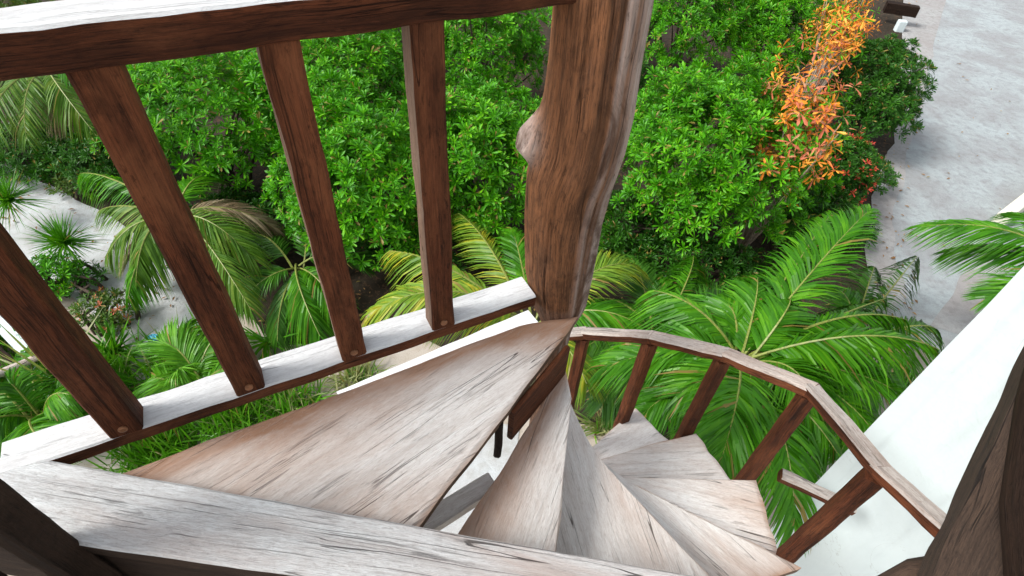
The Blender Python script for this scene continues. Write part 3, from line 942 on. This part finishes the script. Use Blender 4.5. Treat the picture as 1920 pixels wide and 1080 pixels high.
def frond(mb, p0, p1, lift, L, n=38, droop=0.35, width=0.022, vee=0.35, rg=rnd, start=0.16, taper_tip=0.35, bend=0.0):
    p0, p1 = V(p0), V(p1)
    side0 = (p1 - p0).cross(V((0, 0, 1))).normalized()
    ctl = (p0 + p1) / 2 + V((0, 0, lift)) + side0 * bend
    K = 12
    tube(mb, [bez(p0, ctl, p1, i / K) for i in range(K + 1)], [0.013 * (1 - 0.8 * i / K) for i in range(K + 1)], 5, m=1)
    for i in range(n):
        t = start + (1 - start) * (i + 0.3) / n
        p = bez(p0, ctl, p1, t)
        tg = (bez(p0, ctl, p1, min(1, t + .02)) - bez(p0, ctl, p1, t - .02)).normalized()
        s = tg.cross(V((0, 0, 1)))
        if s.length < 0.2: s = side0.copy()
        s.normalize(); u = s.cross(tg)
        env = (0.55 + 0.45 * math.sin(min(1, (t - start) / 0.35) * math.pi / 2)) * (1 if t < 0.6 else 1 - (1 - taper_tip) * ((t - 0.6) / 0.4) ** 1.4)
        for sg in (-1, 1):
            l = L * env * rg.uniform(0.85, 1.1)
            al = R(34 + 32 * t + rg.uniform(-3.5, 3.5) + (rg.uniform(-25, 25) if rg.random() < .06 else 0))
            d = (s * sg * math.cos(al) + tg * math.sin(al) + u * (vee + rg.uniform(-.07, .07))).normalized()
            wv = d.cross(u).normalized() * width * rg.uniform(0.8, 1.2)
            tilt_ = u * width * rg.uniform(-0.3, 0.45)
            pts = []
            for q in (0, 0.3, 0.65, 1.0):
                c = p + d * l * q + V((0, 0, -1)) * droop * l * q ** 2.1 * rg.uniform(0.85, 1.1)
                pts.append(c)
            ws = (0.55, 1.0, 0.75, 0.04)
            o = len(mb.v)
            for c, k in zip(pts, ws):
                mb.vert(c - wv * k * 0.5 - tilt_ * k); mb.vert(c + wv * k * 0.5 + tilt_ * k)
            for q in range(3):
                mb.face((o + 2 * q, o + 2 * q + 1, o + 2 * q + 3, o + 2 * q + 2), 0)

def palm(name, label, base, fronds, mat, cat='palm', trunk_r=0.05, ntrunk=3, group='feather palms around the staircase', L=0.34, n=38, width=0.022, droop=0.35):
    """fronds: (px, py, z of tip, lift, leaflet length, material or None)"""
    base = V(base)
    root = thing(name, label, cat, (base.x, base.y, GZ), group)
    rg = random.Random(len(label) * 31 + int(abs(base.x) * 100))
    for k in range(ntrunk):
        mb = MB()
        o = V((rg.uniform(-.08, .08), rg.uniform(-.08, .08), 0)) if ntrunk > 1 else V((0, 0, 0))
        b0 = V((base.x, base.y, GZ - 0.05)) + o * 1.5
        tube(mb, [b0, b0.lerp(base + o, .5), base + o + V((0, 0, -.05))], [trunk_r * 1.1, trunk_r * .9, trunk_r * .7], 10, 0.006)
        mb.build('trunk', ['palm_trunk'], root)
    for fr in fronds:
        px, py, z, lift, l, mt = (list(fr) + [None] * 6)[:6]
        tip = at(px, py, z)
        b = base + V((rg.uniform(-.06, .06), rg.uniform(-.06, .06), rg.uniform(-.08, .04)))
        mb = MB()
        frond(mb, b, tip, lift, (l or L) * 1.22, int(n * 2.0), droop * rg.uniform(1.0, 2.2), width * 0.68, rg=rg, vee=rg.uniform(-.35, .4), bend=rg.uniform(-.1, .1))
        mb.build('frond', [mt or mat, 'palm_stalk'], root)
    return root
M['palm_trunk'] = wood('palm_trunk', (0.15, 0.14, 0.08), (0.06, 0.05, 0.03), (0.2, 0.18, 0.1), 0.4, 0.3, 0.8, 0.6)
M['palm_stalk'] = plain('palm_stalk', (0.22, 0.26, 0.05), 0.5)

palm('feather_palm', 'lush green feather palm rising beside the curved handrail, in front of the white wall', at(1390, 690, -3.3),
     [(1632, 392, -3.0, .35, .40), (1760, 655, -2.75, .50, .34), (1720, 760, -3.05, .35, .30), (1225, 545, -3.05, .35, .32), (1350, 870, -2.95, .40, .38),
      (1490, 985, -3.15, .40, .34), (1130, 690, -3.3, .3, .3), (1570, 850, -3.1, .35, .32), (1500, 470, -3.2, .30, .32), (1190, 790, -3.4, .25, .28),
      (1270, 740, -3.2, .3, .3), (1660, 560, -3.3, .25, .28, 'palm_dark'), (1420, 520, -3.1, .3, .3), (1310, 830, -3.5, .2, .28), (1440, 900, -3.4, .3, .3), (1620, 700, -3.3, .3, .3), (1560, 400, -3.3, .3, .34), (1340, 560, -3.2, .35, .34), (1480, 560, -3.0, .4, .34), (1700, 600, -3.0, .4, .34), (1650, 830, -3.2, .4, .32), (1240, 640, -3.2, .35, .34), (1400, 780, -3.0, .35, .36), (1520, 760, -3.0, .4, .36)],
     'palm', n=46, width=0.026)
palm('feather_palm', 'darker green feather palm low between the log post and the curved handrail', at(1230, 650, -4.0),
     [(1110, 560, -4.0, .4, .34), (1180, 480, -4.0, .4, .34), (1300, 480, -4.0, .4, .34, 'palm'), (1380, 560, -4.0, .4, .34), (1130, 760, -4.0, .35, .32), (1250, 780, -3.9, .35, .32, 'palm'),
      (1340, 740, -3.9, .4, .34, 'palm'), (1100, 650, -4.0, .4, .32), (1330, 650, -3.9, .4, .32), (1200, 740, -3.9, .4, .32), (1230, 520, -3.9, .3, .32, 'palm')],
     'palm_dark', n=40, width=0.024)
palm('feather_palm', 'dusky feather palm between the lush palm and the pale path, low behind it', at(1600, 640, -4.2),
     [(1720, 480, -4.1, .35, .34), (1640, 500, -4.1, .35, .34), (1760, 620, -4.1, .4, .34), (1720, 720, -4.1, .4, .34, 'palm'), (1560, 540, -4.1, .4, .32, 'palm'), (1600, 760, -4.0, .4, .34, 'palm'), (1500, 640, -4.1, .4, .32), (1680, 660, -4.0, .4, .3), (1570, 860, -4.0, .4, .34, 'palm'), (1500, 780, -4.0, .4, .34)],
     'palm_dark', n=38, width=0.022)
palm('feather_palm', 'yellowing feather palm directly behind the foot of the log post', at(1000, 610, -3.9),
     [(690, 590, -3.55, .75, .36, 'palm_yellow'), (730, 470, -3.6, .45, .34, 'palm_yellow'), (860, 400, -3.7, .35, .32, 'palm_yellow'), (1195, 500, -3.6, .55, .36, 'palm_yellow'),
      (1140, 395, -3.6, .35, .34), (1200, 610, -3.6, .35, .34), (960, 430, -3.7, .3, .3), (800, 590, -3.9, .45, .34, 'palm_yellow'), (1100, 720, -3.6, .35, .32, 'palm_yellow'), (1050, 420, -3.7, .3, .3)],
     'palm', n=40, width=0.024)
palm('feather_palm', 'olive feather palm with drooping browned fronds beside the white sand path', at(335, 405, -3.9),
     [(200, 480, -4.1, .3, .30), (185, 395, -4.0, .3, .30), (150, 325, -4.0, .35, .34, 'palm'), (255, 530, -4.15, .45, .34, 'palm_olive'), (480, 490, -4.1, .45, .34, 'palm_olive'),
      (470, 580, -4.2, .4, .32), (390, 330, -3.9, .3, .3, 'palm'), (240, 560, -4.3, .3, .3, 'palm'), (520, 430, -4.2, .4, .3, 'palm_dry'), (230, 500, -4.4, .2, .26, 'palm_dry')],
     'palm_olive', n=40, width=0.022)
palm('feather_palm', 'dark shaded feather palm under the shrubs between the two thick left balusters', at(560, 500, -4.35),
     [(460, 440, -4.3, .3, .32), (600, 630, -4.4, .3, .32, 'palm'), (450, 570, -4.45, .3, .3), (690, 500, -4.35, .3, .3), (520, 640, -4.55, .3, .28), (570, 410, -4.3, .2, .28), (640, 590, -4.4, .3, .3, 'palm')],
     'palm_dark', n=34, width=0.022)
palm('feather_palm', 'feather palm with hanging olive fronds in the upper left, below the top rail', at(85, 130, -3.6),
     [(-40, 290, -3.9, .35, .36), (185, 260, -4.0, .35, .36), (50, 260, -3.9, .3, .34), (170, 170, -3.7, .3, .34, 'palm'), (-60, 170, -3.7, .3, .36), (120, 230, -4.0, .3, .34, 'palm_dry'), (30, 70, -3.6, .3, .3)],
     'palm_olive', n=34, width=0.022)
palm('feather_palm', 'feather palm reaching out from behind the white wall at the right edge', at(2010, 520, -3.3),
     [(1728, 425, -3.3, .40, .34), (1850, 560, -3.5, .25, .32), (1900, 400, -3.2, .25, .3), (1780, 470, -3.5, .3, .32)],
     'palm', n=40, width=0.024)

palm('feather_palm', 'bright young feather palm spreading at the lower left, under the first baluster', at(70, 790, -4.45),
     [(-60, 700, -4.2, .35, .34), (60, 640, -4.3, .35, .34), (190, 690, -4.3, .35, .34), (200, 790, -4.3, .3, .3), (110, 860, -4.2, .3, .3), (-30, 820, -4.2, .3, .3), (130, 740, -4.0, .3, .3), (20, 720, -4.0, .3, .32)],
     'palm', n=36, width=0.02, ntrunk=1)
palm('feather_palm', 'low bright palm with upright leaflets on the sand beside the second baluster', at(370, 740, -4.6),
     [(300, 640, -4.3, .25, .34), (420, 620, -4.3, .25, .34), (360, 600, -4.25, .2, .32), (280, 710, -4.4, .25, .3), (450, 690, -4.4, .25, .3), (340, 690, -4.1, .25, .3)],
     'grass', n=36, width=0.02, ntrunk=1)

def tuft(name, label, c, n, L, mat, cat='grass', spread=0.18, width=0.012, droop=0.5, group='grass tufts below the railing', seed=0, z=None, tilt=(5, 65), pale=None):
    c = V(c)
    mb = MB(); rg = random.Random(seed)
    for i in range(n):
        a = rg.uniform(0, 6.283); t = R(rg.uniform(*tilt)); l = L * rg.uniform(.6, 1.15)
        b = c + V((rg.gauss(0, spread), rg.gauss(0, spread), 0))
        d = V((math.cos(a) * math.sin(t), math.sin(a) * math.sin(t), math.cos(t)))
        s = d.cross(V((0, 0, 1))).normalized() * width * rg.uniform(.7, 1.3)
        r_ = rg.uniform(-1, 1); s = s * math.cos(r_) + d.cross(s) * math.sin(r_)
        o = len(mb.v)
        for q, k in ((0, .8), (.35, 1), (.7, .7), (1, .05)):
            p = b + d * l * q + V((0, 0, -1)) * droop * l * q ** 2.2 * math.sin(t)
            mb.vert(p - s * k / 2); mb.vert(p + s * k / 2)
        m_ = 1 if pale and rg.random() < pale else 0
        for q in range(3):
            mb.face((o + 2 * q, o + 2 * q + 1, o + 2 * q + 3, o + 2 * q + 2), m_)
    return tag(mb.build(name, [mat, 'grass_pale'], origin=(c.x, c.y, c.z)), label, cat, group)

T_ = [
    (355, 690, 300, .55, .14, 'bright upright grass tuft beside the sand path, right of the first left baluster', .1),
    (430, 790, 260, .5, .16, 'green grass tuft under the low rail, below the second left baluster', .05),
    (300, 850, 260, .5, .16, 'green grass tuft in the gap between low rail and large tread, at its left end', .05),
    (540, 770, 220, .45, .16, 'paler grass tuft in the gap between low rail and large tread, mid length', .2),
    (60, 780, 420, .6, .22, 'broad dense grass tuft in the lower left above the plank', .03),
    (190, 740, 300, .55, .18, 'grass tuft just left of the first baluster foot', .05),
    (-40, 700, 260, .6, .2, 'grass tuft cut by the left photo edge', .1),
    (665, 715, 90, .4, .10, 'pale dry grass tuft in the gap left of the lower rail', .9),
    (1130, 805, 60, .45, .05, 'pale yellow grass tuft beside the lowest visible treads', .8),
    (1540, 1100, 90, .4, .08, 'green leaf tips poking up at the foot of the white wall', .0),
]
for i, (px, py, n, L, sp, lab, pale) in enumerate(T_):
    tuft('grass_tuft', lab, at(px, py, GZ), int(n * 1.9), L * 1.05, 'grass', spread=sp, seed=i, pale=pale, width=0.014)

def spiky(name, label, c, n, L, mat, width, seed, tilt=(10, 95), droop=0.15, cat='plant', group=None):
    return tuft(name, label, c, n, L, mat, cat, 0.02, width, droop, group, seed, tilt=tilt)
spiky('fan_palm', 'small spiky fan palm standing whole on the white sand path', at(120, 455, -4.35), 300, .40, 'palm', .011, 3, cat='small palm', tilt=(10, 120), group='small fan palms by the sand path')
spiky('fan_palm', 'small spiky fan palm cut off by the left photo edge', at(15, 375, -4.35), 280, .40, 'palm', .011, 4, cat='small palm', tilt=(10, 120), group='small fan palms by the sand path')
spiky('yucca_plant', 'pale spiky plant with stiff leaves at the lower left photo edge', at(110, 720, -4.5), 40, .75, 'grass_pale', .026, 5, tilt=(5, 70))
spiky('fern_plant', 'bright low fern plant behind the second left baluster foot', at(500, 640, -4.72), 70, .5, 'palm', .02, 6, tilt=(50, 88))
spiky('lily_plant', 'strappy green plant left of the blue scrap on the path edge', at(215, 660, -4.7), 80, .42, 'palm', .026, 8, tilt=(15, 80))
shrub('ground_shrub', at(200, 590, -4.62), (.32, .26, .2), 130, .09, 'low olive and rust coloured shrub at the edge of the sand path', 'leaf_olive', nleaf=8, seed=77, group='low shrubs on the ground', low=-0.05, extra=('rust', .10, .06), twigs=8)
shrub('ground_shrub', at(100, 525, -4.62), (.36, .26, .26), 190, .09, 'leafy green ground shrub between the spiky fan palm and the first baluster', 'leaf', nleaf=10, seed=81, group='low shrubs on the ground', low=-0.05, twigs=8)
shrub('ground_shrub', at(165, 345, -4.66), (.45, .28, .2), 170, .09, 'low olive ground cover shrub at the upper border of the white sand path', 'leaf_olive', nleaf=10, seed=82, group='low shrubs on the ground', low=-0.05, twigs=8)
shrub('ground_shrub', at(1640, 330, -4.6), (.26, .4, .26), 170, .085, 'low dark shrub spilling onto the pale path below the dark rounded shrub', 'leaf_deep', nleaf=10, seed=83, group='low shrubs on the ground', low=-0.05, twigs=8)
shrub('ground_shrub', at(1600, 430, -4.6), (.3, .3, .26), 170, .085, 'low dark shrub behind the tallest palm frond by the pale path', 'leaf_deep', nleaf=10, seed=84, group='low shrubs on the ground', low=-0.05, twigs=8)
shrub('ground_shrub', at(150, 530, -4.66), (.25, .25, .16), 70, .08, 'small dark ground shrub below the spiky fan palm', 'leaf_deep', nleaf=8, seed=78, group='low shrubs on the ground', low=-0.05, twigs=8)

# ------------------------------------------------------------------ small things at the left edge and at the top right
k0, k1 = at(-40, 520, GZ + 0.35), at(150, 712, GZ + 0.35)
dd = (k1 - k0).normalized(); nn = V((dd.y, -dd.x, 0))
if nn.x > 0: nn = -nn
block('kerb_wall', ['plaster'], [k0, k1, k1 + nn * 0.2, k0 + nn * 0.2], GZ - 0.05, GZ + 0.35, 'low white plastered kerb wall at the left photo edge', 'wall')
mb = MB()
beam(mb, at(-60, 560, GZ + 0.2) + nn * .25, at(70, 710, GZ + 0.2) + nn * .12, .22, .35, wob=.01, top=0)
tag(mb.build('timber_block', ['darker']), 'black timber block beside the white kerb wall at the left edge', 'timber')
mb = MB()
tube(mb, [at(-80, 730, -4.1), at(0, 700, -4.15), at(75, 668, -4.2)], [.035, .033, .03], 10, .006)
tag(mb.build('pole', ['hand'], smooth=True), 'greyish thin pole lying above the grass at the left photo edge', 'pole')

mb = MB()
c = at(287, 636, GZ + 0.03)
rows = []
for i in range(7):
    row = []
    for j in range(7):
        p = c + V(((i - 3) * .018, (j - 3) * .016, 0.03 * noise.noise(V((i * .9, j * .9, 2.2))) + .02))
        row.append(mb.vert(p))
    rows.append(row)
for i in range(6):
    for j in range(6):
        if (i, j) in ((0, 0), (5, 5), (0, 5)): continue
        mb.face((rows[i][j], rows[i + 1][j], rows[i + 1][j + 1], rows[i][j + 1]))
ob = mb.build('plastic_scrap', ['blue'])
md = ob.modifiers.new('thick', 'SOLIDIFY'); md.thickness = .004
tag(ob, 'small crumpled blue plastic scrap lying beside the white sand path', 'scrap')

mb = MB()
beam(mb, at(1660, 12, GZ + .35), at(1720, 22, GZ + .35), .2, .22, wob=.01, top=0)
tag(mb.build('timber_beam', ['darker']), 'dark timber beam end at the top edge beside the pale path', 'timber')
c = at(1688, 50, GZ + .1)
block('stone_block', ['plaster'], [c + V((-.1, -.07, 0)), c + V((.08, -.09, 0)), c + V((.1, .07, 0)), c + V((-.09, .08, 0))], GZ - .02, GZ + .24, 'small white stone block in front of the dark timber beam', 'block')

# fallen leaves on soil and paths
mb = MB()
rl = random.Random(99)
reg = [(1640, 1720, -40, 620, 110), (300, 1600, 420, 640, 420), (0, 420, 330, 700, 120), (1100, 1250, 740, 860, 60), (1720, 1900, 40, 480, 26)]
for (x0, x1, y0, y1, n) in reg:
    for i in range(n):
        p = at(rl.uniform(x0, x1), rl.uniform(y0, y1), GZ + 0.02 + rl.uniform(0, .012))
        a = rl.uniform(0, 6.28); l = rl.uniform(.03, .09); wd = l * rl.uniform(.25, .5)
        d = V((math.cos(a), math.sin(a), rl.uniform(-.25, .25))); n_ = V((-math.sin(a), math.cos(a), rl.uniform(-.3, .3)))
        o = len(mb.v)
        for q in (p - d * l / 2, p + n_ * wd / 2 + V((0, 0, .008)), p + d * l / 2, p - n_ * wd / 2 + V((0, 0, .008))):
            mb.vert(q)
        mb.face((o, o + 1, o + 2, o + 3))
ob = mb.build('leaf_litter', ['litter'])
ob['kind'] = 'stuff'
tag(ob, 'brown and yellow fallen leaves scattered over soil and path edges', 'leaf litter')
